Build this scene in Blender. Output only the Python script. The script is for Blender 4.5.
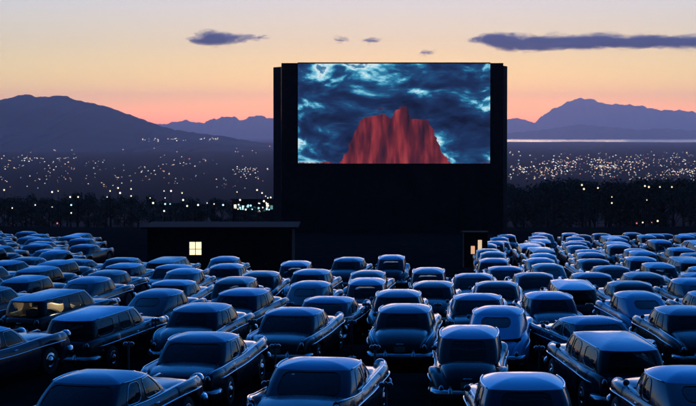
import bpy, math, random
from mathutils import Vector, Matrix

R = math.radians
for o in list(bpy.data.objects):
    bpy.data.objects.remove(o)
sc = bpy.context.scene
col = sc.collection
random.seed(7)

# ------------------------------------------------------------------ camera
F, CX, EYE = 2000.0, 348.0, 133.0          # focal length in photo pixels, centre column, eye-level row
CAM_Z = 4.6
SLOPE = 0.0325                             # the lot falls away towards the screen
cam = bpy.data.cameras.new('camera')
cam.sensor_width = 36.0
cam.lens = 36.0 * F / 696.0
cam.clip_start = 0.5
cam.clip_end = 200000
camo = bpy.data.objects.new('camera', cam)
col.objects.link(camo)
camo.location = (0, 0, CAM_Z)
camo.rotation_euler = (R(90) - math.atan((203 - EYE) / F), 0, 0)
sc.camera = camo

# ------------------------------------------------------------------ sky, sun, exposure
EXPO = 2.75
SKY = 0.145
K = 1.0 / 2 ** EXPO                        # emission that should show as 1.0 in the picture
sc.view_settings.view_transform = 'Standard'
sc.view_settings.look = 'None'
sc.view_settings.gamma = 1
sc.view_settings.use_curve_mapping = False
sc.view_settings.exposure = EXPO

w = bpy.data.worlds.new('World')
sc.world = w
w.use_nodes = True
nt = w.node_tree
N = nt.nodes


def wmath(op, a, b=None, clamp=False):
    n = N.new('ShaderNodeMath'); n.operation = op; n.use_clamp = clamp
    for i, v in enumerate((a, b)):
        if v is None:
            continue
        if isinstance(v, (int, float)):
            n.inputs[i].default_value = v
        else:
            nt.links.new(v, n.inputs[i])
    return n.outputs[0]


tc = N.new('ShaderNodeTexCoord')
sep = N.new('ShaderNodeSeparateXYZ'); nt.links.new(tc.outputs['Generated'], sep.inputs[0])
zp = wmath('MAXIMUM', sep.outputs[2], 0.0)
# the twilight glow hugs the horizon: lift the sky model's elevation near the horizon
ex = wmath('POWER', 2.718, wmath('MULTIPLY', zp, -25.0))
lift = wmath('MULTIPLY', wmath('SUBTRACT', 1.0, ex), wmath('MULTIPLY', wmath('SUBTRACT', 1.0, zp), 0.20))
z2 = wmath('ADD', wmath('ADD', zp, lift), 0.018)
cmb = N.new('ShaderNodeCombineXYZ')
nt.links.new(sep.outputs[0], cmb.inputs[0]); nt.links.new(sep.outputs[1], cmb.inputs[1]); nt.links.new(z2, cmb.inputs[2])
nrm = N.new('ShaderNodeVectorMath'); nrm.operation = 'NORMALIZE'; nt.links.new(cmb.outputs[0], nrm.inputs[0])
sky = N.new('ShaderNodeTexSky')
sky.sky_type = 'NISHITA'
sky.sun_disc = False
sky.sun_elevation = R(-0.9)
sky.sun_rotation = R(2)
sky.altitude = 0
sky.air_density = 1.0
sky.dust_density = 1.8
sky.ozone_density = 1.0
nt.links.new(nrm.outputs[0], sky.inputs[0])
bg = N['Background']
bg.inputs[1].default_value = SKY
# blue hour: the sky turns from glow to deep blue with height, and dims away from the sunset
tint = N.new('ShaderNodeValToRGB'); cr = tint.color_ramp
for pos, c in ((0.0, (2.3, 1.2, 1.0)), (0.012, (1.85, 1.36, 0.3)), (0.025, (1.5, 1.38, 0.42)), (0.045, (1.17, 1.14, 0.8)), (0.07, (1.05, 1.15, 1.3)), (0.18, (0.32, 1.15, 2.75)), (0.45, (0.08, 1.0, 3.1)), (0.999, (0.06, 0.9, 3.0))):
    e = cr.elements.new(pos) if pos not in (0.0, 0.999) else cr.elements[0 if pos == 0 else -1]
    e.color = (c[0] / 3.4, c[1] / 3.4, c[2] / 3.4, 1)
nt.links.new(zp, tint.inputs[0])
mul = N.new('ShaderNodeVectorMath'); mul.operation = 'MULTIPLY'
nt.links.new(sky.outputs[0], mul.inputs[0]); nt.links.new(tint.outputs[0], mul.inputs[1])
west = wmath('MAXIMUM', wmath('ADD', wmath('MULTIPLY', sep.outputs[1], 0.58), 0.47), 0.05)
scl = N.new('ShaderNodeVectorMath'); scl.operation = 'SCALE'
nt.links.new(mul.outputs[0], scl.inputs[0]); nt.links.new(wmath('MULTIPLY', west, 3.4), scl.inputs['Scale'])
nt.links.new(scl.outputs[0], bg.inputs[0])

sun = bpy.data.lights.new('sun', 'SUN')
sun.energy = 0.02
sun.angle = R(12)
sun.color = (1.0, 0.62, 0.38)
suno = bpy.data.objects.new('sun', sun)
col.objects.link(suno)
suno.rotation_euler = (R(-86), 0, R(-2))   # last afterglow, low behind the screen
suno.location = (0, 50, 60)

cy = sc.cycles
cy.use_denoising = True
cy.max_bounces = 6
cy.diffuse_bounces = 2
cy.glossy_bounces = 3
cy.transmission_bounces = 4
cy.transparent_max_bounces = 32
cy.volume_bounces = 1
cy.sample_clamp_indirect = 3.0
cy.caustics_reflective = False
cy.caustics_refractive = False


# ------------------------------------------------------------------ helpers
def tag(o, label=None, cat=None, group=None, kind=None):
    if label: o['label'] = label
    if cat: o['category'] = cat
    if group: o['group'] = group
    if kind: o['kind'] = kind
    return o


def link(name, data, parent=None):
    o = bpy.data.objects.new(name, data)
    col.objects.link(o)
    o.parent = parent
    return o


def empty(name, loc=(0, 0, 0), rz=0.0):
    o = link(name, None)
    o.empty_display_size = 0.3
    o.location = loc
    o.rotation_euler = (0, 0, rz)
    return o


class MB:
    def __init__(s):
        s.v, s.f, s.m = [], [], []

    def add(s, vs, fs, mi=0):
        b = len(s.v)
        s.v += [tuple(p) for p in vs]
        s.f += [tuple(i + b for i in f) for f in fs]
        s.m += [mi] * len(fs)

    def box(s, c, d, rz=0.0, mi=0, top=None):
        """centre, full size; top scales the upper face"""
        t = top or (1, 1)
        vs = []
        for z in (-1, 1):
            kx, ky = t if z > 0 else (1, 1)
            for x, y in ((-1, -1), (1, -1), (1, 1), (-1, 1)):
                px, py = x * d[0] / 2 * kx, y * d[1] / 2 * ky
                vs.append((c[0] + px * math.cos(rz) - py * math.sin(rz), c[1] + px * math.sin(rz) + py * math.cos(rz), c[2] + z * d[2] / 2))
        s.add(vs, [(3, 2, 1, 0), (4, 5, 6, 7), (0, 1, 5, 4), (1, 2, 6, 5), (2, 3, 7, 6), (3, 0, 4, 7)], mi)

    def tube(s, pts, r, seg=6, closed=False, mi=0, flat=1.0):
        pts = [Vector(p) for p in pts]
        n = len(pts)
        rr = r if isinstance(r, (list, tuple)) else [r] * n
        vs, fs = [], []
        for i in range(n):
            if closed:
                t = pts[(i + 1) % n] - pts[i - 1]
            else:
                t = pts[min(i + 1, n - 1)] - pts[max(i - 1, 0)]
            if t.length < 1e-9:
                t = Vector((0, 0, 1))
            t.normalize()
            up = Vector((0, 0, 1)) if abs(t.z) < 0.9 else Vector((0, 1, 0))
            a = t.cross(up).normalized()
            b = a.cross(t)
            for k in range(seg):
                an = 2 * math.pi * k / seg
                vs.append(pts[i] + a * math.cos(an) * rr[i] + b * math.sin(an) * rr[i] * flat)
        m = n if closed else n - 1
        for i in range(m):
            for k in range(seg):
                j = (i + 1) % n
                fs.append((i * seg + k, i * seg + (k + 1) % seg, j * seg + (k + 1) % seg, j * seg + k))
        if not closed:
            fs.append(tuple(range(seg))[::-1])
            fs.append(tuple((n - 1) * seg + k for k in range(seg)))
        s.add(vs, fs, mi)

    def lathe(s, prof, seg=20, M=None, mi=0):
        """profile of (radius, height) turned round local z, then moved by M"""
        M = M or Matrix()
        vs, fs = [], []
        for r, z in prof:
            for k in range(seg):
                a = 2 * math.pi * k / seg
                vs.append(M @ Vector((r * math.cos(a), r * math.sin(a), z)))
        for i in range(len(prof) - 1):
            for k in range(seg):
                fs.append((i * seg + k, i * seg + (k + 1) % seg, (i + 1) * seg + (k + 1) % seg, (i + 1) * seg + k))
        fs.append(tuple(range(seg))[::-1])
        fs.append(tuple((len(prof) - 1) * seg + k for k in range(seg)))
        s.add(vs, fs, mi)

    def mesh(s, name, mats, smooth=True, angle=None):
        me = bpy.data.meshes.new(name)
        me.from_pydata(s.v, [], s.f)
        for m in (mats if isinstance(mats, (list, tuple)) else [mats]):
            me.materials.append(m)
        me.polygons.foreach_set('material_index', s.m)
        me.polygons.foreach_set('use_smooth', [smooth] * len(s.f))
        me.update()
        if smooth and angle:
            me.set_sharp_from_angle(angle=R(angle))
        return me

    def build(s, name, mats, parent=None, smooth=False, angle=None):
        return link(name, s.mesh(name, mats, smooth, angle), parent)


def pchip(xs, ys):
    n = len(xs)
    h = [xs[i + 1] - xs[i] for i in range(n - 1)]
    d = [(ys[i + 1] - ys[i]) / h[i] for i in range(n - 1)]
    m = [d[0]] + [0] * (n - 2) + [d[-1]]
    for i in range(1, n - 1):
        if d[i - 1] * d[i] > 0:
            w1, w2 = 2 * h[i] + h[i - 1], h[i] + 2 * h[i - 1]
            m[i] = (w1 + w2) / (w1 / d[i - 1] + w2 / d[i])

    def f(x):
        if x <= xs[0]: return ys[0]
        if x >= xs[-1]: return ys[-1]
        i = 0
        while x > xs[i + 1]: i += 1
        t = (x - xs[i]) / h[i]
        return ((1 + 2 * t) * (1 - t) ** 2 * ys[i] + t * (1 - t) ** 2 * h[i] * m[i] + t * t * (3 - 2 * t) * ys[i + 1] + t * t * (t - 1) * h[i] * m[i + 1])
    return f


def smooth(a, b, x):
    t = max(0.0, min(1.0, (x - a) / (b - a)))
    return t * t * (3 - 2 * t)


# ------------------------------------------------------------------ materials
def mat(name):
    m = bpy.data.materials.new(name)
    m.use_nodes = True
    return m, m.node_tree, m.node_tree.nodes['Principled BSDF']


def simple(name, c, rough=0.6, metal=0.0, spec=0.5, coat=0.0):
    m, t, p = mat(name)
    p.inputs['Base Color'].default_value = (*c, 1)
    p.inputs['Roughness'].default_value = rough
    p.inputs['Metallic'].default_value = metal
    p.inputs['Specular IOR Level'].default_value = spec
    p.inputs['Coat Weight'].default_value = coat
    return m


def noisy(name, c1, c2, scale, rough=0.8, bump=0.0, detail=6, spec=0.3, coord='Object'):
    m, t, p = mat(name)
    tcn = t.nodes.new('ShaderNodeTexCoord')
    n = t.nodes.new('ShaderNodeTexNoise'); n.inputs['Scale'].default_value = scale; n.inputs['Detail'].default_value = detail
    t.links.new(tcn.outputs[coord], n.inputs['Vector'])
    r = t.nodes.new('ShaderNodeValToRGB')
    r.color_ramp.elements[0].position = 0.35; r.color_ramp.elements[0].color = (*c1, 1)
    r.color_ramp.elements[1].position = 0.68; r.color_ramp.elements[1].color = (*c2, 1)
    t.links.new(n.outputs['Fac'], r.inputs[0]); t.links.new(r.outputs[0], p.inputs['Base Color'])
    p.inputs['Roughness'].default_value = rough
    p.inputs['Specular IOR Level'].default_value = spec
    if bump:
        b = t.nodes.new('ShaderNodeBump'); b.inputs['Strength'].default_value = bump
        t.links.new(n.outputs['Fac'], b.inputs['Height']); t.links.new(b.outputs[0], p.inputs['Normal'])
    return m


def emit(name, c, strength, sample=False):
    m = bpy.data.materials.new(name); m.use_nodes = True
    t = m.node_tree; t.nodes.remove(t.nodes['Principled BSDF'])
    e = t.nodes.new('ShaderNodeEmission'); e.inputs[0].default_value = (*c, 1); e.inputs[1].default_value = strength * K
    t.links.new(e.outputs[0], t.nodes['Material Output'].inputs[0])
    if not sample:
        m.cycles.emission_sampling = 'NONE'
    return m


def paint_mat():
    m, t, p = mat('car_paint')
    oi = t.nodes.new('ShaderNodeObjectInfo')
    tcn = t.nodes.new('ShaderNodeTexCoord')
    n = t.nodes.new('ShaderNodeTexNoise'); n.inputs['Scale'].default_value = 2.2; n.inputs['Detail'].default_value = 5
    t.links.new(tcn.outputs['Object'], n.inputs['Vector'])
    dust = t.nodes.new('ShaderNodeMix'); dust.data_type = 'RGBA'
    mr = t.nodes.new('ShaderNodeMapRange'); mr.inputs[1].default_value = 0.4; mr.inputs[2].default_value = 0.8; mr.inputs[3].default_value = 0.0; mr.inputs[4].default_value = 0.025
    t.links.new(n.outputs['Fac'], mr.inputs[0]); t.links.new(mr.outputs[0], dust.inputs[0])
    t.links.new(oi.outputs['Color'], dust.inputs[6]); dust.inputs[7].default_value = (0.16, 0.15, 0.14, 1)
    t.links.new(dust.outputs[2], p.inputs['Base Color'])
    rr = t.nodes.new('ShaderNodeMapRange'); rr.inputs[3].default_value = 0.16; rr.inputs[4].default_value = 0.42
    t.links.new(n.outputs['Fac'], rr.inputs[0]); t.links.new(rr.outputs[0], p.inputs['Roughness'])
    p.inputs['Metallic'].default_value = 0.0
    p.inputs['IOR'].default_value = 1.38
    p.inputs['Coat Weight'].default_value = 0.45
    p.inputs['Coat Roughness'].default_value = 0.07
    p.inputs['Coat IOR'].default_value = 1.5
    return m


def glass_mat():
    m = bpy.data.materials.new('car_glass'); m.use_nodes = True
    t = m.node_tree; t.nodes.remove(t.nodes['Principled BSDF'])
    tr = t.nodes.new('ShaderNodeBsdfTransparent'); tr.inputs[0].default_value = (0.55, 0.6, 0.6, 1)
    gl = t.nodes.new('ShaderNodeBsdfGlossy'); gl.inputs['Roughness'].default_value = 0.04
    fr = t.nodes.new('ShaderNodeFresnel'); fr.inputs[0].default_value = 1.5
    mx = t.nodes.new('ShaderNodeMixShader')
    t.links.new(fr.outputs[0], mx.inputs[0]); t.links.new(tr.outputs[0], mx.inputs[1]); t.links.new(gl.outputs[0], mx.inputs[2])
    t.links.new(mx.outputs[0], t.nodes['Material Output'].inputs[0])
    return m


PAINT, GLASS = paint_mat(), glass_mat()
CHROME = simple('chrome', (0.72, 0.73, 0.75), 0.14, 1.0)
DULL = simple('dull_steel_trim', (0.25, 0.26, 0.27), 0.3, 1.0)
RUBBER = simple('tyre_rubber', (0.012, 0.012, 0.013), 0.75)
UNDER = simple('underbody_black', (0.008, 0.008, 0.009), 0.9)
UPHOL = noisy('seat_cloth', (0.02, 0.02, 0.025), (0.05, 0.045, 0.045), 14, 0.9)
LINING = simple('pale_seat_cloth', (0.45, 0.38, 0.28), 0.9)
REDLENS = simple('red_lens', (0.10, 0.004, 0.004), 0.12, 0, 0.5)
LENS = simple('headlamp_glass', (0.6, 0.62, 0.65), 0.08, 0.3)
PLATE = simple('plate_enamel', (0.35, 0.33, 0.26), 0.45)
DOME = emit('dome_lamp_glow', (1.0, 0.72, 0.42), 260, True)
GROUND = noisy('gravel_ground', (0.008, 0.008, 0.008), (0.020, 0.019, 0.018), 0.9, 0.95, 0.3, 10, 0.0)
DARKPAINT = noisy('black_screen_paint', (0.010, 0.010, 0.011), (0.02, 0.019, 0.02), 1.4, 0.9, 0.05, 6, 0.04)
TIMBER = noisy('dark_weathered_timber', (0.016, 0.013, 0.011), (0.035, 0.028, 0.024), 3.0, 0.9, 0, 6, 0.05)
STEEL = simple('galvanised_steel', (0.22, 0.22, 0.23), 0.45, 0.8)
BARK = noisy('bark', (0.02, 0.015, 0.012), (0.05, 0.04, 0.03), 5, 0.95)
LEAF = noisy('leaf', (0.02, 0.035, 0.015), (0.05, 0.075, 0.03), 0.7, 0.7)
ROCK = noisy('mountain_rock', (0.04, 0.04, 0.045), (0.11, 0.10, 0.10), 0.0011, 0.95, 0.0, 9, 0.0)
WARMWIN = emit('lit_window', (1.0, 0.80, 0.48), 1.5, True)

# ------------------------------------------------------------------ terrain
# rows of ramps curve about the viewing ground; APP is the angle at which a row's cars turn from the line of sight
APP = pchip([-90, 20, 105, 215, 320, 400, 470, 545, 610, 696, 780], [36, 33, 25, 14, 8, 4, 1, -7, -12, -17, -19])
_st, _lg = [], []
TH_MAX = 13.0
_acc, _n = 0.0, 520
_dth = R(2 * TH_MAX) / _n
for i in range(_n + 1):
    th = -R(TH_MAX) + i * _dth
    _lg.append(_acc)
    _acc -= math.tan(R(APP(CX + F * math.tan(th)))) * _dth
_mid = _lg[_n // 2]
_lg = [v - _mid for v in _lg]


def G(th):
    u = (max(-R(TH_MAX), min(R(TH_MAX), th)) + R(TH_MAX)) / _dth
    i = min(_n - 1, int(u))
    return math.exp(_lg[i] + (_lg[i + 1] - _lg[i]) * (u - i))


Q0, DQ = 37.0, 9.5
N_ROWS = 16
VALLEY = -60.0


def ground(x, y):
    rho = math.hypot(x, y)
    th = math.atan2(x, y)
    yy = max(y, -200)
    z = -SLOPE * min(yy, 330)
    if y < -40:                              # unseen hillside, added to block the sky behind the viewpoint
        z += 0.5 * min(-40 - y, 300) * smooth(40, 110, -y)
    if yy > 330:
        t = 1 - math.exp(-(yy - 330) / 420.0)
        z += (VALLEY + SLOPE * 330) * t
    if y > 0 and abs(th) < R(15):
        q = rho / G(th)
        a = smooth(24, 33, q) * (1 - smooth(Q0 + DQ * N_ROWS - 4, Q0 + DQ * N_ROWS + 4, q)) * (1 - smooth(R(12.8), R(14.5), abs(th)))
        if a > 0:
            s = ((q - Q0 + 3.3) % DQ)
            hgt = 0.58
            if s < 6.3:
                v = s / 6.3
            else:
                v = 1 - (s - 6.3) / (DQ - 6.3)
            z += a * (v - 0.52) * hgt
    return z


rad = [1.5, 5, 10, 16, 22, 25]
r_ = 27.0
while r_ < 196: rad.append(r_); r_ += 0.55
while r_ < 60000: rad.append(r_); r_ *= 1.055
ang = []
a_ = -180.0
while a_ < -16.01: ang.append(a_); a_ += 4.0
a_ = -16.0
while a_ < 16.01: ang.append(a_); a_ += 0.25
a_ = 20.0
while a_ < 179.9: ang.append(a_); a_ += 4.0
vs, fs = [(0, 0, ground(0, 0))], []
na = len(ang)
for r in rad:
    for a in ang:
        x, y = r * math.sin(R(a)), r * math.cos(R(a))
        vs.append((x, y, ground(x, y)))
for k in range(na):
    fs.append((0, 1 + (k + 1) % na, 1 + k))
for i in range(len(rad) - 1):
    for k in range(na):
        k2 = (k + 1) % na
        fs.append((1 + i * na + k, 1 + i * na + k2, 1 + (i + 1) * na + k2, 1 + (i + 1) * na + k))
mb = MB(); mb.add(vs, fs)
tag(mb.build('ground', GROUND, smooth=True), 'dark gravel ground of the lot and valley floor', kind='structure')


def wx(px, D): return (px - CX) / F * D
def wz(py, D): return CAM_Z - (py - EYE) / F * D


# lake: a thin pale strip under the far range
m, t, p = mat('lake_water')
p.inputs['Base Color'].default_value = (0.02, 0.03, 0.05, 1); p.inputs['Roughness'].default_value = 0.12
mb = MB()
pts = []
for i in range(41):
    u = i / 40
    px = 480 + u * 420
    pts.append((px, 14300 + 900 * math.sin(u * 9) * (0.4 + 0.3 * math.sin(u * 31)), 20600))
vs, fs = [], []
for px, d0, d1 in pts:
    for d in (d0, d1):
        vs.append((wx(px, d), d, VALLEY + 0.6))
for i in range(40):
    fs.append((2 * i, 2 * i + 2, 2 * i + 3, 2 * i + 1))
mb.add(vs, fs)
tag(mb.build('lake', m), 'thin pale strip of lake water under the far mountains', kind='structure')


def mountain(name, outline, D, depth, label, seed, rough=1.0, foot=VALLEY - 6):
    rnd = random.Random(seed)
    f = pchip([p[0] for p in outline], [p[1] for p in outline])
    x0, x1 = outline[0][0], outline[-1][0]
    nx, ny = 260, 34
    ph = [(rnd.uniform(0, 6.28), rnd.uniform(0.8, 1.25)) for _ in range(12)]
    vs, fs = [], []
    for j in range(ny + 1):
        v = -1 + 2 * j / ny
        for i in range(nx + 1):
            px = x0 + (x1 - x0) * i / nx
            d = D + v * depth
            top = wz(f(px), D)
            u = px * 0.055
            spur = sum(math.sin(u * (1.9 ** k) * ph[k][1] + ph[k][0] + v * (1.2 + 0.8 * k) * (1 if k % 2 else -1)) / 1.7 ** k for k in range(6))
            prof = max(0.0, 1 - abs(v) ** (0.85))
            jag = sum(math.sin(px * 0.5 * (1.8 ** k) + ph[6 + k][0]) / 1.6 ** k for k in range(5)) * rough * (1 - abs(v))
            hh = foot + (top - foot) * prof * (1 + 0.16 * spur * (1 - prof) ** 0.6 * prof ** 0.3) + jag * D / F * 0.35
            vs.append((wx(px, D) + v * depth * 0.04 * spur, d, hh))
    for j in range(ny):
        for i in range(nx):
            a = j * (nx + 1) + i
            fs.append((a, a + 1, a + nx + 2, a + nx + 1))
    mb = MB(); mb.add(vs, fs)
    return tag(mb.build(name, ROCK, smooth=True), label, kind='structure')


HILL = mountain('mountain', [(-260, 128), (-180, 112), (-90, 106), (-30, 99), (0, 100), (14, 97), (27, 94.5), (38, 97), (50, 96.5), (62, 95.5), (76, 100), (100, 105), (125, 113), (150, 122), (168, 128), (190, 132), (215, 135.5), (245, 140), (285, 147), (320, 152)],
         9000, 2300, 'broad dark blue mountain sloping down to the city', 3)
mountain('mountain', [(60, 136), (120, 128), (165, 124), (186, 120.5), (200, 123), (214, 119), (232, 116.5), (241, 120), (256, 115.5), (275, 119), (300, 121), (360, 127), (430, 133)],
         24000, 1500, 'low jagged lilac range beyond the city', 5, 1.6)
mountain('mountain', [(440, 133), (500, 119), (520, 118.5), (533, 122.5), (541, 117), (550, 110.5), (560, 106), (570, 101), (580, 98.5), (592, 99.5), (605, 104), (620, 104.5), (640, 106), (660, 110), (680, 110.5), (700, 113), (760, 118), (900, 131)],
         30000, 1200, 'tall violet massif beyond the lake', 8, 1.5)
mountain('mountain', [(430, 138), (508, 133), (525, 131.5), (545, 129.5), (565, 126.5), (580, 124.5), (600, 126.5), (620, 128), (640, 130), (660, 128.5), (696, 131), (760, 134), (860, 138)],
         21200, 500, 'long low dark range on the far lake shore', 11)

# ------------------------------------------------------------------ screen tower
SD = 260.0
BASE = ground(0, SD) - 0.3
root = empty('drive_in_screen', (wx(390.5, SD), SD, BASE))
tag(root, 'giant black drive-in screen tower showing a blue stormy picture', 'screen')


def sx(px): return wx(px, SD) - root.location.x
def sz(py): return wz(py, SD) - BASE


def slab(name, x0, x1, z0, z1, y0, y1, m, parent):
    mb = MB(); mb.box(((x0 + x1) / 2, (y0 + y1) / 2, (z0 + z1) / 2), (x1 - x0, y1 - y0, z1 - z0))
    return mb.build(name, m, parent)


xl, xr = sx(281.5), sx(503)
ztop = sz(63.3)
pz0, pz1 = sz(163.5), sz(63.9)
# face panels below the picture, each sheet a piece with an open joint
npan = 10
for i in range(npan):
    a = xl + (xr - xl) * i / npan; b = xl + (xr - xl) * (i + 1) / npan
    for k, (za, zb) in enumerate(((0.0, pz0 * 0.5), (pz0 * 0.5, pz0))):
        slab('panel', a + 0.012, b - 0.012, za + 0.012, zb - 0.012, -0.06 - 0.01 * ((i + k) % 2), 0.10, DARKPAINT, root)
slab('backing', xl, xr, 0.0, ztop, 0.12, 0.9, DARKPAINT, root)
slab('frame_side', xl, sx(297.6), pz0 + 0.01, ztop, -0.10, 0.11, DARKPAINT, root)
slab('frame_side', sx(490.4), xr, pz0 + 0.01, ztop, -0.10, 0.11, DARKPAINT, root)
slab('frame_top', sx(297.8), sx(490.2), pz1 + 0.01, ztop + 0.08, -0.10, 0.11, DARKPAINT, root)
for s_, xa, xb, zt in ((-1, sx(272.8), xl - 0.02, sz(67)), (1, xr + 0.02, sx(508.4), sz(66))):
    mb = MB()
    # wing boards raked back
    back = 2.2
    xo, xi = (xa, xb) if s_ < 0 else (xb, xa)
    vs = []
    for z in (0.0, zt):
        vs += [(xi, 0.0, z), (xo, back, z), (xo, back + 0.35, z), (xi, 0.35, z)]
    mb.add(vs, [(0, 1, 2, 3), (4, 5, 6, 7), (0, 1, 5, 4), (1, 2, 6, 5), (2, 3, 7, 6), (3, 0, 4, 7)])
    mb.build('wing', DARKPAINT, root)
for px in (300, 345, 390, 436, 481):
    mb = MB()
    x = sx(px)
    mb.tube([(x, 7.5, 0), (x, 1.0, ztop * 0.82)], 0.16, 6)
    for k in range(1, 5):
        u = k / 5
        mb.tube([(x, 0.9, ztop * 0.82 * u), (x, 7.5 - 6.5 * u, ztop * 0.82 * u)], 0.07, 5)
    mb.build('brace', STEEL, root)

# the projected picture: storm clouds over a red rock butte
m = bpy.data.materials.new('projected_picture'); m.use_nodes = True
t = m.node_tree; t.nodes.remove(t.nodes['Principled BSDF'])


def nd(kind, **kw):
    n = t.nodes.new(kind)
    for k, v in kw.items(): setattr(n, k, v)
    return n


def mth(op, a, b=0.0, clamp=False):
    n = nd('ShaderNodeMath', operation=op, use_clamp=clamp)
    for i, v in enumerate((a, b)):
        if isinstance(v, (int, float)): n.inputs[i].default_value = v
        else: t.links.new(v, n.inputs[i])
    return n.outputs[0]


def ramp(fac, els, interp='LINEAR'):
    n = nd('ShaderNodeValToRGB'); cr = n.color_ramp; cr.interpolation = interp
    while len(cr.elements) > 1: cr.elements.remove(cr.elements[0])
    cr.elements[0].position = els[0][0]; cr.elements[0].color = (*els[0][1], 1)
    for p_, c_ in els[1:]:
        e = cr.elements.new(p_); e.color = (*c_, 1)
    t.links.new(fac, n.inputs[0])
    return n.outputs[0]


def mixc(f, a, b):
    n = nd('ShaderNodeMix', data_type='RGBA')
    for i, v in ((0, f), (6, a), (7, b)):
        if isinstance(v, tuple): n.inputs[i].default_value = (*v, 1)
        else: t.links.new(v, n.inputs[i])
    return n.outputs[2]


tcn = nd('ShaderNodeTexCoord')
sp = nd('ShaderNodeSeparateXYZ'); t.links.new(tcn.outputs['Generated'], sp.inputs[0])
U, V = sp.outputs[0], sp.outputs[2]
mp = nd('ShaderNodeMapping'); mp.inputs['Scale'].default_value = (2.0, 1, 3.0); mp.inputs['Location'].default_value = (3.1, 0, 1.9)
t.links.new(tcn.outputs['Generated'], mp.inputs[0])
n1 = nd('ShaderNodeTexNoise'); n1.inputs['Scale'].default_value = 1.5; n1.inputs['Detail'].default_value = 9; n1.inputs['Roughness'].default_value = 0.58; n1.inputs['Distortion'].default_value = 0.35
t.links.new(mp.outputs[0], n1.inputs['Vector'])
n2 = nd('ShaderNodeTexNoise'); n2.inputs['Scale'].default_value = 4.2; n2.inputs['Detail'].default_value = 6; n2.inputs['Distortion'].default_value = 0.5
t.links.new(mp.outputs[0], n2.inputs['Vector'])
cl = mth('ADD', n1.outputs['Fac'], mth('MULTIPLY', mth('SUBTRACT', n2.outputs['Fac'], 0.5), 0.16))
skyc = ramp(cl, [(0.30, (0.006, 0.010, 0.035)), (0.44, (0.012, 0.03, 0.10)), (0.515, (0.015, 0.07, 0.19)), (0.555, (0.03, 0.22, 0.40)), (0.59, (0.22, 0.58, 0.74)), (0.63, (0.68, 0.84, 0.88)), (0.66, (0.08, 0.25, 0.42)), (0.76, (0.02, 0.06, 0.18))])
# the butte: top edge as a function of the picture's width
hgt = ramp(U, [(0.20, (0, 0, 0)), (0.26, (.14,) * 3), (0.31, (.40,) * 3), (0.345, (.50,) * 3), (0.45, (.54,) * 3), (0.485, (.44,) * 3), (0.51, (.58,) * 3), (0.565, (.62,) * 3), (0.59, (.46,) * 3), (0.68, (.43,) * 3), (0.715, (.28,) * 3), (0.75, (.12,) * 3), (0.80, (0, 0, 0))])
wob = mth('MULTIPLY', mth('SUBTRACT', n2.outputs['Fac'], 0.5), 0.22)
edge = mth('MULTIPLY', mth('SUBTRACT', mth('ADD', hgt, wob), V), 60.0, True)
mp3 = nd('ShaderNodeMapping'); mp3.inputs['Scale'].default_value = (22, 1, 2.2)
t.links.new(tcn.outputs['Generated'], mp3.inputs[0])
n3 = nd('ShaderNodeTexNoise'); n3.inputs['Scale'].default_value = 1.0; n3.inputs['Detail'].default_value = 5
t.links.new(mp3.outputs[0], n3.inputs['Vector'])
rock = ramp(n3.outputs['Fac'], [(0.30, (0.02, 0.012, 0.03)), (0.45, (0.10, 0.018, 0.035)), (0.58, (0.28, 0.035, 0.05)), (0.68, (0.36, 0.07, 0.08)), (0.78, (0.62, 0.50, 0.50))])
pic = mixc(edge, skyc, rock)
e = nd('ShaderNodeEmission'); e.inputs[1].default_value = 1.0 * K
t.links.new(pic, e.inputs[0]); t.links.new(e.outputs[0], t.nodes['Material Output'].inputs[0])
mb = MB()
nn = 12
for i in range(nn):          # gently curved picture sheet
    pass
x0, x1 = sx(298), sx(490)
vs, fs = [], []
for k in range(nn + 1):
    u = k / nn
    x = x0 + (x1 - x0) * u
    yb = 0.02 + 0.06 * (1 - (2 * u - 1) ** 2)
    vs += [(x, yb, pz0), (x, yb, pz1), (x, 0.115, pz0), (x, 0.115, pz1)]
for k in range(nn):
    a = 4 * k
    fs += [(a, a + 4, a + 5, a + 1), (a + 6, a + 2, a + 3, a + 7), (a + 1, a + 5, a + 7, a + 3), (a + 4, a, a + 2, a + 6)]
fs += [(0, 1, 3, 2), (4 * nn + 1, 4 * nn, 4 * nn + 2, 4 * nn + 3)]
mb.add(vs, fs)
tag(mb.build('picture', m, root, smooth=False), 'lit picture of blue storm clouds over a red rock butte')

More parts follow.
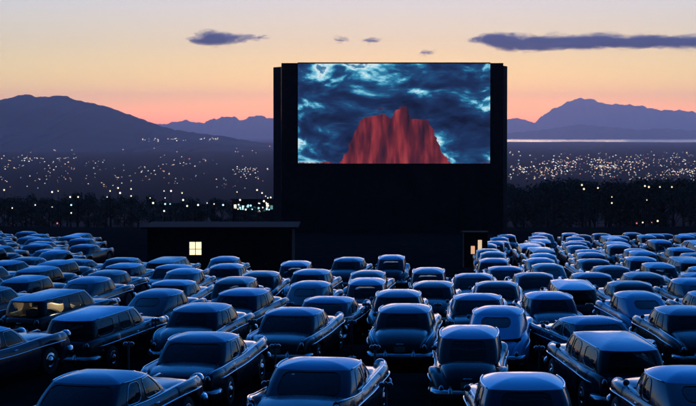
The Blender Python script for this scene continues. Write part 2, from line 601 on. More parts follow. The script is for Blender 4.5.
# ------------------------------------------------------------------ snack bar and booth
def snack_bar():
    D = 121.0
    xa, xb = wx(147, D), wx(292, D)
    zb = min(ground(xa, D), ground(xb, D)) - 0.15
    zt = wz(228.5, D)
    cxm = (xa + xb) / 2
    rt = empty('snack_bar', (cxm, D, zb))
    tag(rt, 'long low dark snack bar with one bright square window', 'building')
    W, H = xb - xa, zt - zb
    # wall with a window opening, four pieces round it
    wxa, wxb = wx(189.2, D) - cxm, wx(201.2, D) - cxm
    wza, wzb = wz(255, D) - zb, wz(242, D) - zb
    mb = MB()
    for x0, x1, z0, z1 in ((-W / 2, wxa, 0, H), (wxb, W / 2, 0, H), (wxa, wxb, 0, wza), (wxa, wxb, wzb, H)):
        mb.box(((x0 + x1) / 2, 0.1, (z0 + z1) / 2), (x1 - x0, 0.2, z1 - z0))
    mb.box((-W / 2 + 0.1, 3.2, H / 2), (0.2, 6.0, H)); mb.box((W / 2 - 0.1, 3.2, H / 2), (0.2, 6.0, H)); mb.box((0, 6.3, H / 2), (W, 0.2, H))
    mb.build('wall', TIMBER, rt)
    n = 26
    for i in range(n):
        x0 = -W / 2 + W * i / n; x1 = -W / 2 + W * (i + 1) / n
        for za, zb2 in ([(0.02, H - 0.05)] if x1 < wxa - 0.05 or x0 > wxb + 0.05 else [(0.02, wza - 0.06), (wzb + 0.06, H - 0.05)]):
            slab('plank', x0 + 0.006, x1 - 0.006, za, zb2, -0.022 - 0.006 * (i % 2), -0.001, TIMBER, rt)
    mb = MB(); mb.box((0, 3.1, H + 0.06), (W + 0.7, 7.4, 0.12))
    rf = mb.build('roof', DARKPAINT, rt)
    slab('roof_edge', -W / 2 - 0.35, W / 2 + 0.35, H + 0.07, H + 0.105, -0.65, -0.605, simple('pale_fascia', (0.10, 0.085, 0.08), 0.8), rf)
    wn = slab('window', wxa, wxb, wza, wzb, 0.09, 0.12, WARMWIN, rt)
    fm = simple('window_frame_paint', (0.28, 0.24, 0.18), 0.6)
    for x0, x1, z0, z1 in ((wxa - 0.04, wxa, wza - 0.04, wzb + 0.04), (wxb, wxb + 0.04, wza - 0.04, wzb + 0.04), (wxa, wxb, wza - 0.04, wza), (wxa, wxb, wzb, wzb + 0.04)):
        slab('frame', x0, x1, z0, z1, -0.05, 0.03, fm, wn)
    xm = (wxa + wxb) / 2
    slab('muntin', xm - 0.02, xm + 0.02, wza + 0.001, wzb - 0.001, 0.045, 0.08, fm, wn)
    zm = wza + (wzb - wza) * 0.45
    slab('muntin', wxa + 0.001, xm - 0.022, zm - 0.018, zm + 0.018, 0.045, 0.08, fm, wn)
    slab('muntin', xm + 0.022, wxb - 0.001, zm - 0.018, zm + 0.018, 0.045, 0.08, fm, wn)
    d = slab('door', W * 0.22, W * 0.22 + 0.95, 0.02, 2.05, -0.075, -0.035, DARKPAINT, rt)
    slab('handle', W * 0.22 + 0.82, W * 0.22 + 0.86, 0.95, 1.1, -0.11, -0.076, STEEL, d)


snack_bar()


def booth():
    D = 128.0
    cxm = wx(476, D)
    zb = ground(cxm, D) - 0.1
    rt = empty('ticket_booth', (cxm, D, zb))
    tag(rt, 'small dark hut with narrow warm lit openings beside the screen', 'hut')
    W, H = 1.5, wz(233, D) - zb
    slab('wall', -W / 2, W / 2, 0, H, 0.0, 1.6, TIMBER, rt)
    n = 8
    for i in range(n):
        x0 = -W / 2 + W * i / n; x1 = -W / 2 + W * (i + 1) / n
        slab('plank', x0 + 0.006, x1 - 0.006, 0.02, H - 0.03, -0.025 - 0.006 * (i % 2), -0.002, TIMBER, rt)
    slab('roof', -W / 2 - 0.08, W / 2 + 0.08, H + 0.004, H + 0.06, -0.15, 1.7, DARKPAINT, rt)
    for pa, pb, ya, yb, cc in ((478, 482, 240, 252, (1.0, 0.74, 0.5)), (471, 475, 246, 254, (1.0, 0.55, 0.32))):
        wn = slab('window', wx(pa, D) - cxm, wx(pb, D) - cxm, wz(yb, D) - zb, wz(ya, D) - zb, -0.05, -0.034, emit('booth_glow', cc, 0.75), rt)
        slab('sill', wx(pa, D) - cxm - 0.03, wx(pb, D) - cxm + 0.03, wz(yb, D) - zb - 0.05, wz(yb, D) - zb - 0.004, -0.09, -0.034, TIMBER, wn)


booth()

# ------------------------------------------------------------------ cars
TYPES = {
    'rounded_sedan': dict(L=5.05, W=0.95, belt=1.03, edge=1.42, top=1.55, yb=(-1.42, 1.12), yr=(-0.98, 0.62), wb=0.85, wr=0.73, k=0.46, bulge=0.05, skirt=True,
                          fen=[(-2.5, .72), (-2.35, .86), (-1.9, .97), (-1.4, 1.0), (0.2, 1.0), (1.4, 1.0), (2.1, .95), (2.4, .85), (2.52, .66)],
                          deck=[(-2.5, .62), (-2.42, .78), (-2.2, .93), (-1.9, 1.03), (-1.4, 1.10), (1.1, 1.08), (1.9, 1.03), (2.3, .93), (2.45, .78), (2.52, .62)], fin=0),
    'hardtop': dict(L=5.2, W=0.98, belt=0.99, edge=1.36, top=1.48, yb=(-1.55, 1.0), yr=(-0.92, 0.35), wb=0.88, wr=0.77, k=0.42, bulge=0.0, skirt=False,
                    fen=[(-2.6, .72), (-2.5, .92), (-2.2, .97), (-1.4, .96), (0.0, .93), (1.4, .97), (2.2, .96), (2.5, .9), (2.6, .66)],
                    deck=[(-2.6, .6), (-2.52, .82), (-2.3, .92), (-1.6, .99), (1.0, 1.0), (1.8, .96), (2.35, .88), (2.52, .74), (2.6, .6)], fin=0),
    'finned_sedan': dict(L=5.4, W=1.0, belt=0.96, edge=1.31, top=1.42, yb=(-1.55, 1.05), yr=(-0.85, 0.4), wb=0.88, wr=0.77, k=0.38, bulge=0.0, skirt=False,
                         fen=[(-2.7, .86), (-2.66, 1.06), (-2.4, 1.06), (-1.6, .98), (-0.8, .93), (1.4, .93), (2.3, .93), (2.6, .88), (2.7, .66)],
                         deck=[(-2.7, .58), (-2.62, .76), (-2.4, .86), (-1.7, .95), (1.0, .97), (1.8, .92), (2.4, .84), (2.62, .72), (2.7, .58)], fin=1),
    'fastback_coupe': dict(L=5.0, W=0.92, belt=1.0, edge=1.41, top=1.55, yb=(-2.15, 1.08), yr=(-1.0, 0.62), wb=0.80, wr=0.70, k=0.60, bulge=0.07, skirt=True,
                           fen=[(-2.5, .6), (-2.3, .78), (-1.9, .92), (-1.4, .98), (0.2, .97), (1.4, .99), (2.1, .94), (2.4, .83), (2.5, .64)],
                           deck=[(-2.5, .58), (-2.38, .74), (-2.1, .86), (-1.6, .96), (1.1, 1.06), (1.9, 1.0), (2.3, .9), (2.43, .76), (2.5, .6)], fin=0),
    'station_wagon': dict(L=5.1, W=0.94, belt=1.02, edge=1.48, top=1.60, yb=(-2.42, 1.08), yr=(-2.22, 0.55), wb=0.82, wr=0.70, k=0.34, bulge=0.02, skirt=False,
                          fen=[(-2.55, .78), (-2.5, .95), (-2.2, 1.0), (-1.4, 1.0), (0.2, .99), (1.4, 1.0), (2.2, .95), (2.45, .86), (2.55, .66)],
                          deck=[(-2.55, .8), (-2.52, .92), (-2.4, .98), (-1.6, 1.0), (1.0, 1.04), (1.9, .98), (2.35, .9), (2.48, .76), (2.55, .6)], fin=0),
    'tall_sedan': dict(L=4.85, W=0.90, belt=1.06, edge=1.50, top=1.64, yb=(-1.75, 0.98), yr=(-1.2, 0.6), wb=0.74, wr=0.67, k=0.44, bulge=0.10, skirt=False,
                       fen=[(-2.4, .56), (-2.25, .72), (-1.9, .88), (-1.5, .92), (-0.9, .84), (0.4, .80), (1.2, .9), (1.6, .96), (2.05, .93), (2.35, .82), (2.45, .62)],
                       deck=[(-2.4, .6), (-2.3, .8), (-2.1, .97), (-1.7, 1.08), (1.0, 1.12), (1.8, 1.08), (2.2, 1.0), (2.38, .8), (2.45, .62)], fin=0),
}
WR = 0.35       # wheel radius
SIDE_N, END_N = 22, 16
VSTEP = [0, .10, .28, .52, .76, .93, 1.0]


def car_meshes(kind):
    T = TYPES[kind]
    fen = pchip([p[0] for p in T['fen']], [p[1] for p in T['fen']])
    deck = pchip([p[0] for p in T['deck']], [p[1] for p in T['deck']])
    ya, yz = T['fen'][0][0], T['fen'][-1][0]
    W = T['W']
    axle = (-1.42, 1.52)

    def half(y):
        e0, e1 = (y - ya), (yz - y)
        taper = 1 - 0.16 * max(0, 1 - e0 / 0.75) ** 2.2 - 0.20 * max(0, 1 - e1 / 0.9) ** 2.2
        b = T['bulge'] * (math.exp(-((y - axle[0]) / 0.55) ** 2) + 0.9 * math.exp(-((y - axle[1]) / 0.6) ** 2)) - T['bulge']
        return W * taper + b

    def sill(y):
        z = 0.27
        for i, a in enumerate(axle):
            r = 0.43 if not (i == 0 and T['skirt']) else 0.0
            if abs(y - a) < r:
                z = max(z, WR + math.sqrt(r * r - (y - a) ** 2) * 0.9)
        z = max(z, 0.46 - 1.2 * (y - ya)) if y - ya < 0.2 else z
        z = max(z, 0.46 - 1.2 * (yz - y)) if yz - y < 0.2 else z
        return z

    ys = set()
    for i in range(41): ys.add(round(ya + (yz - ya) * i / 40, 3))
    for a in axle:
        for d in (-.435, -.42, -.38, -.3, .3, .38, .42, .435): ys.add(round(a + d, 3))
    for e in (0.02, 0.05, 0.09): ys.add(round(ya + e, 3)); ys.add(round(yz - e, 3))
    ys = sorted(ys)
    rows = []
    for y in ys:
        w_, z0, zf, zc = half(y), sill(y), fen(y), deck(y)
        wf = 0.075 if (T['fin'] and y < -0.8) else 0.12      # crest width
        cr = w_ - wf
        zin = min(zf, zc) - (0.05 if zc < zf + 0.04 else 0.02)
        P = [(w_ * .93, z0), (w_ * .985, z0 + .18 * (zf - z0)), (w_ + .012, z0 + .45 * (zf - z0)), (w_, z0 + .72 * (zf - z0)), (w_ - .03, z0 + .93 * (zf - z0)),
             (cr + .015, zf), (cr - .06, zf - .012), (cr - .13, zin), (w_ * .66, zin * .35 + zc * .65 - .01), (w_ * .42, zc - .012), (w_ * .2, zc), (0, zc)]
        # smooth the half section
        out = []
        for i in range(len(P) - 1):
            p0, p1, p2, p3 = P[max(i - 1, 0)], P[i], P[i + 1], P[min(i + 2, len(P) - 1)]
            for t_ in (0, .5):
                out.append(tuple(0.5 * (2 * p1[k] + (p2[k] - p0[k]) * t_ + (2 * p0[k] - 5 * p1[k] + 4 * p2[k] - p3[k]) * t_ ** 2 + (3 * p1[k] - p0[k] - 3 * p2[k] + p3[k]) * t_ ** 3) for k in (0, 1)))
        out.append(P[-1])
        rows.append([(x, y, z) for x, z in out] + [(-x, y, z) for x, z in reversed(out[:-1])])
    nc = len(rows[0])
    body = MB()
    fs = []
    for i in range(len(ys) - 1):
        ym = (ys[i] + ys[i + 1]) / 2
        for k in range(nc - 1):
            xm = abs(rows[i][k][0] + rows[i][k + 1][0]) / 2
            if T['yb'][0] + 0.10 < ym < T['yb'][1] - 0.10 and xm < T['wb'] - 0.10:
                continue
            a = i * nc + k
            fs.append((a, a + nc, a + nc + 1, a + 1))
    fs.append(tuple(range(nc)))
    fs.append(tuple((len(ys) - 1) * nc + k for k in reversed(range(nc))))
    body.add([p for r in rows for p in r], fs)
    M = {}
    M['body'] = body.mesh('body', PAINT, True, 50)

    # greenhouse rings
    k_ = T['k']
    sq = []
    for i in range(SIDE_N): sq.append((1, -1 + 2 * i / SIDE_N))
    for i in range(END_N): sq.append((1 - 2 * i / END_N, 1))
    for i in range(SIDE_N): sq.append((-1, 1 - 2 * i / SIDE_N))
    for i in range(END_N): sq.append((-1 + 2 * i / END_N, -1))
    nr = len(sq)
    y0 = -0.15

    def ring(w_, yr, yf, z):
        out = []
        for a, b in sq:
            x = a * math.sqrt(1 - k_ * b * b / 2); y = b * math.sqrt(1 - k_ * a * a / 2)
            out.append((x * w_, y0 + (y * (yf - y0) if y > 0 else y * (y0 - yr)), z))
        return out
    rings = []
    for v in VSTEP:
        bow = 0.035 * math.sin(math.pi * v)
        s_ = v
        zb = T['belt'] - 0.06
        rings.append(ring(T['wb'] + (T['wr'] - T['wb']) * s_ ** 1.2 + bow * 0.6, T['yb'][0] + (T['yr'][0] - T['yb'][0]) * s_ ** (1.0) - bow, T['yb'][1] + (T['yr'][1] - T['yb'][1]) * s_ + bow, zb + (T['edge'] - zb) * v))
    edge = rings[-1]
    yc = (T['yr'][0] + T['yr'][1]) / 2
    for s_ in (.975, .93, .86, .76, .62, .45, .28, .12):
        z = T['edge'] + (T['top'] - T['edge']) * (1 - s_ ** T.get('crown', 3.0))
        rings.append([(p[0] * s_, yc + (p[1] - yc) * s_, z) for p in edge])
    cap = (0, yc, T['top'])
    o1, o2, o3 = SIDE_N, SIDE_N + END_N, 2 * SIDE_N + END_N
    wag = kind == 'station_wagon'
    wins = {}
    if wag:
        spans = [(1, 6), (8, 12), (14, 20)]
    elif kind == 'fastback_coupe':
        spans = [(8, 12), (13, 20)]
    else:
        spans = [(4, 9), (11, 20)]
    for a, b in spans:
        wins[('side_window', a)] = (a, b)
        wins[('side_window', -a)] = (o2 + SIDE_N - b, o2 + SIDE_N - a)
    wins[('windshield', 0)] = (o1 + 1, o1 + END_N - 1)
    rw = 2 if kind in ('hardtop', 'finned_sedan', 'station_wagon') else 3
    if kind == 'hardtop': rw = 1
    wins[('rear_window', 0)] = (o3 + rw, o3 + END_N - rw)
    v0, v1 = 1, 5
    fast_v = (3, 5) if kind == 'fastback_coupe' else (1, 5)

    def vspan(nm): return fast_v if nm == 'rear_window' else (v0, v1)
    used = set()
    M['windows'] = []
    fillets = []

    def SF(u, v):
        """point of the greenhouse surface at fractional ring place u, ring number v"""
        u %= nr
        iu, iv = int(u), min(int(v), len(VSTEP) - 2)
        fu, fv = u - iu, v - iv
        p = [rings[iv][iu], rings[iv][(iu + 1) % nr], rings[iv + 1][iu], rings[iv + 1][(iu + 1) % nr]]
        return tuple(p[0][k] * (1 - fu) * (1 - fv) + p[1][k] * fu * (1 - fv) + p[2][k] * (1 - fu) * fv + p[3][k] * fu * fv for k in range(3))

    def away(p, d):          # lift off the sheet a little
        n_ = Vector((p[0], (p[1] - y0) * 0.5, 0.35)).normalized()
        return (p[0] + n_.x * d, p[1] + n_.y * d, p[2] + n_.z * d)
    for (nm, _), (a, b) in wins.items():
        va, vb = vspan(nm)
        for v in range(va, vb):
            for u in range(a, b):
                used.add((v, u % nr))
        ru = min(1.5, (b - a) * 0.4) if nm != 'side_window' else min(1.3, (b - a) * 0.3)
        rv = min(1.25, (vb - va) * 0.45)
        loop = []
        for cu, cv, a0 in ((b - ru, vb - rv, 0), (a + ru, vb - rv, 90), (a + ru, va + rv, 180), (b - ru, va + rv, 270)):
            arc = [(cu + ru * math.cos(R(a0 + 15 * k)), cv + rv * math.sin(R(a0 + 15 * k))) for k in range(7)]
            corner = (b if a0 in (0, 270) else a, vb if a0 in (0, 90) else va)
            fillets.append([SF(*corner)] + [SF(*q) for q in arc])
            if loop:
                l0, l1 = loop[-1], arc[0]
                for k in range(1, 6):
                    loop.append((l0[0] + (l1[0] - l0[0]) * k / 6, l0[1] + (l1[1] - l0[1]) * k / 6))
            loop += arc
        l0, l1 = loop[-1], loop[0]
        loop += [(l0[0] + (l1[0] - l0[0]) * k / 6, l0[1] + (l1[1] - l0[1]) * k / 6) for k in range(1, 6)]
        cu, cv = (a + b) / 2, (va + vb) / 2
        g = MB()
        n = len(loop)
        vs2, fs2 = [], []
        for f_ in (1.0, .8, .55, .3):
            vs2 += [SF(cu + (q[0] - cu) * f_, cv + (q[1] - cv) * f_) for q in loop]
        vs2.append(SF(cu, cv))
        for r_i in range(3):
            for k in range(n):
                fs2.append((r_i * n + k, r_i * n + (k + 1) % n, (r_i + 1) * n + (k + 1) % n, (r_i + 1) * n + k))
        for k in range(n):
            fs2.append((3 * n + k, 3 * n + (k + 1) % n, 4 * n))
        g.add(vs2, fs2)
        trim = MB(); trim.tube([away(SF(*q), 0.004) for q in loop], 0.010, 5, True)
        M['windows'].append((nm, g.mesh(nm, GLASS, True), trim.mesh('trim', CHROME if kind in ('hardtop', 'finned_sedan') and nm == 'side_window' else RUBBER if nm == 'rear_window' else DULL)))
    cab = MB()
    vs2 = [p for r in rings[:len(VSTEP)] for p in r]
    fs2 = []
    for v in range(len(VSTEP) - 1):
        for u in range(nr):
            if (v, u) in used: continue
            fs2.append((v * nr + u, v * nr + (u + 1) % nr, (v + 1) * nr + (u + 1) % nr, (v + 1) * nr + u))
    cab.add(vs2, fs2)
    for fl in fillets:
        cab.add(fl, [(0, k, k + 1) for k in range(1, len(fl) - 1)])
    M['cabin_frame'] = cab.mesh('cabin_frame', PAINT, True)
    cab = MB()
    rings = rings[len(VSTEP) - 1:]
    vs2 = [p for r in rings for p in r] + [cap]
    fs2 = []
    for v in range(len(rings) - 1):
        for u in range(nr):
            fs2.append((v * nr + u, v * nr + (u + 1) % nr, (v + 1) * nr + (u + 1) % nr, (v + 1) * nr + u))
    for u in range(nr):
        fs2.append(((len(rings) - 1) * nr + u, (len(rings) - 1) * nr + (u + 1) % nr, len(vs2) - 1))
    cab.add(vs2, fs2)
    M['roof'] = cab.mesh('roof', PAINT, True)
    # drip rail along the roof's lower edge
    M['drip_rails'] = []
    for s_ in (1, -1):
        dr = MB()
        ids = list(range(1, SIDE_N)) if s_ > 0 else list(range(o2 + 1, o2 + SIDE_N))
        dr.tube([(edge[i][0] + 0.012 * s_, edge[i][1], edge[i][2] + 0.01) for i in ids], 0.013, 5)
        M['drip_rails'].append(dr.mesh('drip_rail', CHROME))

    # bumpers
    def bumper(front):
        b = MB()
        ye = yz if front else ya
        sg = 1 if front else -1
        wbm = half(ye - sg * 0.3) + 0.02
        pts = []
        for i in range(17):
            u = -1 + 2 * i / 16
            x = wbm * math.sin(u * math.pi / 2) if abs(u) < 1 else wbm * u
            pts.append((x, ye + sg * (0.10 - 0.42 * abs(u) ** 3.5), 0.47))
        b.tube(pts, 0.06, 8, flat=1.7)
        for x in (-.38, .38):
            b.tube([(x, ye + sg * 0.14, 0.36), (x, ye + sg * 0.17, 0.46), (x, ye + sg * 0.15, 0.6), (x, ye + sg * 0.1, 0.66)], [.045, .055, .05, .025], 8)
        return b.mesh('bumper', CHROME)
    M['bumpers'] = [bumper(False), bumper(True)]

    # lamps
    def lamp(front, s_):
        ye = yz if front else ya
        sg = 1 if front else -1
        x = s_ * (half(ye - sg * 0.12) - 0.13)
        if front:
            z = fen(ye - 0.12) - 0.08
            Mx = Matrix.Translation((x, ye - 0.13, z)) @ Matrix.Rotation(R(-90), 4, 'X')
            a = MB(); a.lathe([(0.13, -0.05), (0.135, 0.07), (0.125, 0.13), (0.1, 0.14)], 18, Mx)
            b = MB(); b.lathe([(0.1, 0.141), (0.085, 0.165), (0.05, 0.18), (0.01, 0.185)], 18, Mx)
            return a.mesh('headlight', CHROME), b.mesh('lens', LENS)
        z = fen(ya + 0.06) - 0.12 if T['fin'] else fen(ya + 0.12) - 0.16
        a = MB(); b = MB()
        Mx = Matrix.Translation((x + s_ * (0.03 if T['fin'] else 0), ya + 0.03, z)) @ Matrix.Rotation(R(90), 4, 'X') @ Matrix.Diagonal((1, 1.9 if not T['fin'] else 1.4, 1, 1))
        a.lathe([(0.06, -0.06), (0.066, 0.02), (0.055, 0.045)], 14, Mx)
        b.lathe([(0.055, 0.0455), (0.045, 0.075), (0.02, 0.09)], 14, Mx)
        return a.mesh('taillight', CHROME), b.mesh('lens', REDLENS)
    M['headlights'] = [lamp(True, 1), lamp(True, -1)]
    M['taillights'] = [lamp(False, 1), lamp(False, -1)]

    # wheels
    def wheel(s_):
        Mx = Matrix.Rotation(R(90) * s_, 4, 'Y')
        a = MB(); a.lathe([(0.22, -0.09), (0.31, -0.095), (WR, -0.06), (WR, 0.06), (0.31, 0.095), (0.22, 0.09)], 22, Mx)
        b = MB(); b.lathe([(0.215, 0.091), (0.2, 0.10), (0.12, 0.085), (0.09, 0.12), (0.03, 0.135)], 18, Mx)
        return a.mesh('wheel', RUBBER), b.mesh('hubcap', CHROME)
    wm = {1: wheel(1), -1: wheel(-1)}
    M['wheels'] = []
    for i, y in enumerate(axle):
        for s_ in (1, -1):
            M['wheels'].append(((s_ * (half(y) - 0.12), y, WR), wm[s_]))
    # side trim
    M['side_trims'] = []
    for s_ in (1, -1):
        st = MB()
        pts = []
        for i in range(24):
            y = ya + 0.35 + (yz - ya - 0.75) * i / 23
            zz = sill(0) + .72 * (fen(y) - 0.27) if not T['fin'] else 0.74 + 0.10 * max(0, -y / 2.7)
            pts.append((s_ * (half(y) + 0.012), y, zz))
        st.tube(pts, 0.016, 5)
        M['side_trims'].append(st.mesh('side_trim', CHROME))
        if kind in ('hardtop', 'finned_sedan', 'rounded_sedan'):        # bright strip along the fin and fender crest
            st = MB()
            n_ = 26
            st.tube([(s_ * (half(y_) - (0.045 if T['fin'] and y_ < -0.8 else 0.085)), y_, fen(y_) + 0.004) for y_ in [ya + 0.08 + (yz - ya - 0.42) * i / n_ for i in range(n_ + 1)]], 0.015, 6)
            M['side_trims'].append(st.mesh('fender_strip', CHROME))
    # door handles, mirror, ornament, plate, trunk handle
    dh = MB()
    dh.tube([(half(0.0) + 0.02, -0.05, .86), (half(0.1) + 0.045, 0.0, .87), (half(0.15) + 0.045, 0.1, .87), (half(0.2) + 0.02, 0.15, .86)], 0.013, 6)
    M['door_handle_r'] = dh.mesh('door_handle', CHROME)
    dh = MB()
    dh.tube([(-half(0.0) - 0.02, -0.05, .86), (-half(0.1) - 0.045, 0.0, .87), (-half(0.15) - 0.045, 0.1, .87), (-half(0.2) - 0.02, 0.15, .86)], 0.013, 6)
    M['door_handle_l'] = dh.mesh('door_handle', CHROME)
    mi = MB()
    xw = half(0.8) - 0.05
    mi.tube([(-xw, 0.8, fen(0.8) - 0.01), (-xw - 0.06, 0.78, fen(0.8) + 0.08)], 0.012, 6)
    mi.lathe([(0.02, -0.04), (0.055, -0.02), (0.065, 0.01), (0.06, 0.02)], 14, Matrix.Translation((-xw - 0.07, 0.77, fen(0.8) + 0.13)) @ Matrix.Rotation(R(90), 4, 'X'))
    M['mirror'] = mi.mesh('wing_mirror', CHROME)
    orn = MB()
    orn.tube([(0, yz - 0.75, deck(yz - 0.75) + 0.005), (0, yz - 0.5, deck(yz - 0.5) + 0.03), (0, yz - 0.3, deck(yz - 0.3) + 0.075), (0, yz - 0.18, deck(yz - 0.18) + 0.085)], [.008, .014, .02, .006], 6)
    M['hood_ornament'] = orn.mesh('hood_ornament', CHROME)
    pl = MB(); pl.box((0, ya - 0.015, 0.66), (0.30, 0.012, 0.14))
    M['plate'] = pl.mesh('licence_plate', PLATE, False)
    th = MB(); th.tube([(-0.1, ya + 0.02, 0.80), (-0.08, ya - 0.03, 0.81), (0.08, ya - 0.03, 0.81), (0.1, ya + 0.02, 0.80)], 0.014, 6)
    M['trunk_handle'] = th.mesh('trunk_handle', CHROME)
    gr = MB()
    for i in range(4):
        gr.tube([(-0.5, yz - 0.02, .56 + .06 * i), (0, yz + 0.03, .56 + .06 * i), (0.5, yz - 0.02, .56 + .06 * i)], 0.018, 6)
    M['grille'] = gr.mesh('grille', CHROME)
    # interior
    def seat(y, zt):
        b = MB()
        b.box((0, y + 0.15, 0.55), (1.24, 0.56, 0.2), top=(.97, .95))
        vs_ = []
        for i in range(13):
            x = -0.62 + 1.24 * i / 12
            d = zt - 0.05 * (abs(x) / 0.62) ** 6 - 0.02 * math.cos(x * 10)
            vs_ += [(x, y - 0.02, .6), (x, y - 0.16, d), (x, y - 0.27, d - .01), (x, y - 0.22, .5)]
        fs_ = []
        for i in range(12):
            for k in range(4):
                a_, b_ = 4 * i + k, 4 * i + (k + 1) % 4
                fs_.append((a_, b_, b_ + 4, a_ + 4))
        fs_ += [(0, 1, 2, 3), (48, 51, 50, 49)]
        b.add(vs_, fs_)
        return b
    M['seat_f'] = seat(0.05, 1.10).mesh('seat', UPHOL, True, 40)
    M['seat_r'] = seat(-0.95, 1.08).mesh('seat', UPHOL, True, 40)
    swm = MB()
    Mx = Matrix.Translation((-0.36, 0.62, 0.98)) @ Matrix.Rotation(R(-65), 4, 'X')
    swm.tube([Mx @ Vector((0.2 * math.cos(a), 0.2 * math.sin(a), 0)) for a in [2 * math.pi * i / 20 for i in range(20)]], 0.014, 6, True)
    swm.tube([Mx @ Vector((-0.19, 0, 0)), Mx @ Vector((0.19, 0, 0))], 0.012, 5)
    swm.tube([Mx @ Vector((0, 0, 0.0)), Mx @ Vector((0, 0, -0.35))], 0.02, 5)
    M['steering'] = swm.mesh('steering_wheel', UPHOL)
    ub = MB()
    ub.box((0, 0, 0.36), (1.4, ( yz - ya) - 0.7, 0.16))
    ub.box((0, T['yb'][1] - 0.16, 0.86), (1.3, 0.26, 0.22))
    ub.box((0, axle[0], WR), (1.5, 0.1, 0.1)); ub.box((0, axle[1], WR), (1.5, 0.1, 0.1))
    M['under'] = ub.mesh('underbody', UNDER, False)
    M['axle'] = axle
    M['half'] = half(0)
    return M


MESH = {k: car_meshes(k) for k in TYPES}

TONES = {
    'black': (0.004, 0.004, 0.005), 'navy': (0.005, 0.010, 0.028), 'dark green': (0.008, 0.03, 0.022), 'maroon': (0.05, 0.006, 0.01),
    'grey': (0.05, 0.053, 0.056), 'slate blue': (0.09, 0.30, 0.52), 'pale blue': (0.26, 0.50, 0.66), 'cream': (0.48, 0.44, 0.36), 'teal': (0.03, 0.14, 0.16),  # slate and pale blue put skylight into the colour, mainly on roofs
}
KIND_WORDS = {'rounded_sedan': 'rounded sedan', 'hardtop': 'low hardtop', 'finned_sedan': 'finned sedan', 'fastback_coupe': 'fastback coupe', 'station_wagon': 'station wagon', 'tall_sedan': 'old sedan'}


def make_car(kind, x, y, rot, body_tone, roof_tone, level, label, group=None, dome=False):
    M = MESH[kind]
    hx = Vector((math.sin(rot), math.cos(rot)))
    rx = Vector((math.cos(rot), -math.sin(rot)))
    P = {}
    for i, ay in enumerate(M['axle']):
        for s_ in (1, -1):
            p = Vector((x, y)) + hx * ay + rx * s_ * 0.8
            P[(i, s_)] = ground(p.x, p.y)
    zr = (P[(0, 1)] + P[(0, -1)]) / 2; zf = (P[(1, 1)] + P[(1, -1)]) / 2
    zR = (P[(0, 1)] + P[(1, 1)]) / 2; zL = (P[(0, -1)] + P[(1, -1)]) / 2
    wbse = M['axle'][1] - M['axle'][0]
    fwd = Vector((hx.x, hx.y, (zf - zr) / wbse)).normalized()
    rgt = Vector((rx.x, rx.y, (zR - zL) / 1.6))
    rgt = (rgt - fwd * rgt.dot(fwd)).normalized()
    up = rgt.cross(fwd)
    z = zr + (zf - zr) * (-M['axle'][0]) / wbse
    root = empty(kind, (x, y, z))
    root.rotation_euler = Matrix((rgt, fwd, up)).transposed().to_euler()
    tag(root, label, 'car', group)
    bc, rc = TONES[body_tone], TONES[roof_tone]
    j = random.uniform(0.6, 1.45)

    def part(name, me, parent=root, c=None):
        o = link(name, me, parent)
        if c: o.color = (c[0] * j, c[1] * j, c[2] * j, 1)
        return o
    part('body', M['body'], c=bc)
    part('cabin_frame', M['cabin_frame'], c=bc)  # body tone, mostly dark, colours in the shade below the roof
    part('roof', M['roof'], c=rc)  # most roofs carry the blue light of the sky in their colour
    for nm, me, tm in M['windows']:
        o = part(nm, me)
        if level < 2: part('trim', tm, o)
    for me in M['drip_rails']: part('drip_rail', me)
    part('bumper', M['bumpers'][0])
    for a, b in M['taillights']:
        o = part('taillight', a)
        if level < 2: part('lens', b, o)
    for a, b in (M['headlights'] if level < 2 else ()):
        o = part('headlight', a)
        if level < 2: part('lens', b, o)
    for loc, (a, b) in M['wheels']:
        o = part('wheel', a); o.location = loc
        if level < 1: part('hubcap', b, o)
    part('underbody', M['under'])
    if level < 2:
        part('bumper', M['bumpers'][1])
        for me in M['side_trims']: part(me.name.split('.')[0], me)
        sf, sr = part('seat', M['seat_f']), part('seat', M['seat_r'])
        part('wing_mirror', M['mirror'])
        if dome:
            for s_ in (sf, sr):
                s_.data = s_.data.copy(); s_.data.materials[0] = LINING
            dm = MB(); dm.lathe([(0.09, 0), (0.085, -0.02), (0.05, -0.035)], 12, Matrix.Translation((0, -0.4, TYPES[kind]['top'] - 0.06)))
            dm.build('dome_lamp', DOME, root)
    if level < 1:
        part('door_handle', M['door_handle_r']); part('door_handle', M['door_handle_l'])
        part('hood_ornament', M['hood_ornament']); part('licence_plate', M['plate'])
        part('trunk_handle', M['trunk_handle']); part('grille', M['grille']); part('steering_wheel', M['steering'])
    return root


def row_pos(px, row, dq):
    th = math.atan((px - CX) / F)
    q = (Q0 + DQ * row + dq) * G(th)
    return q * math.sin(th), q * math.cos(th), th


S, H, FN, FB, WG, TL = 'rounded_sedan', 'hardtop', 'finned_sedan', 'fastback_coupe', 'station_wagon', 'tall_sedan'
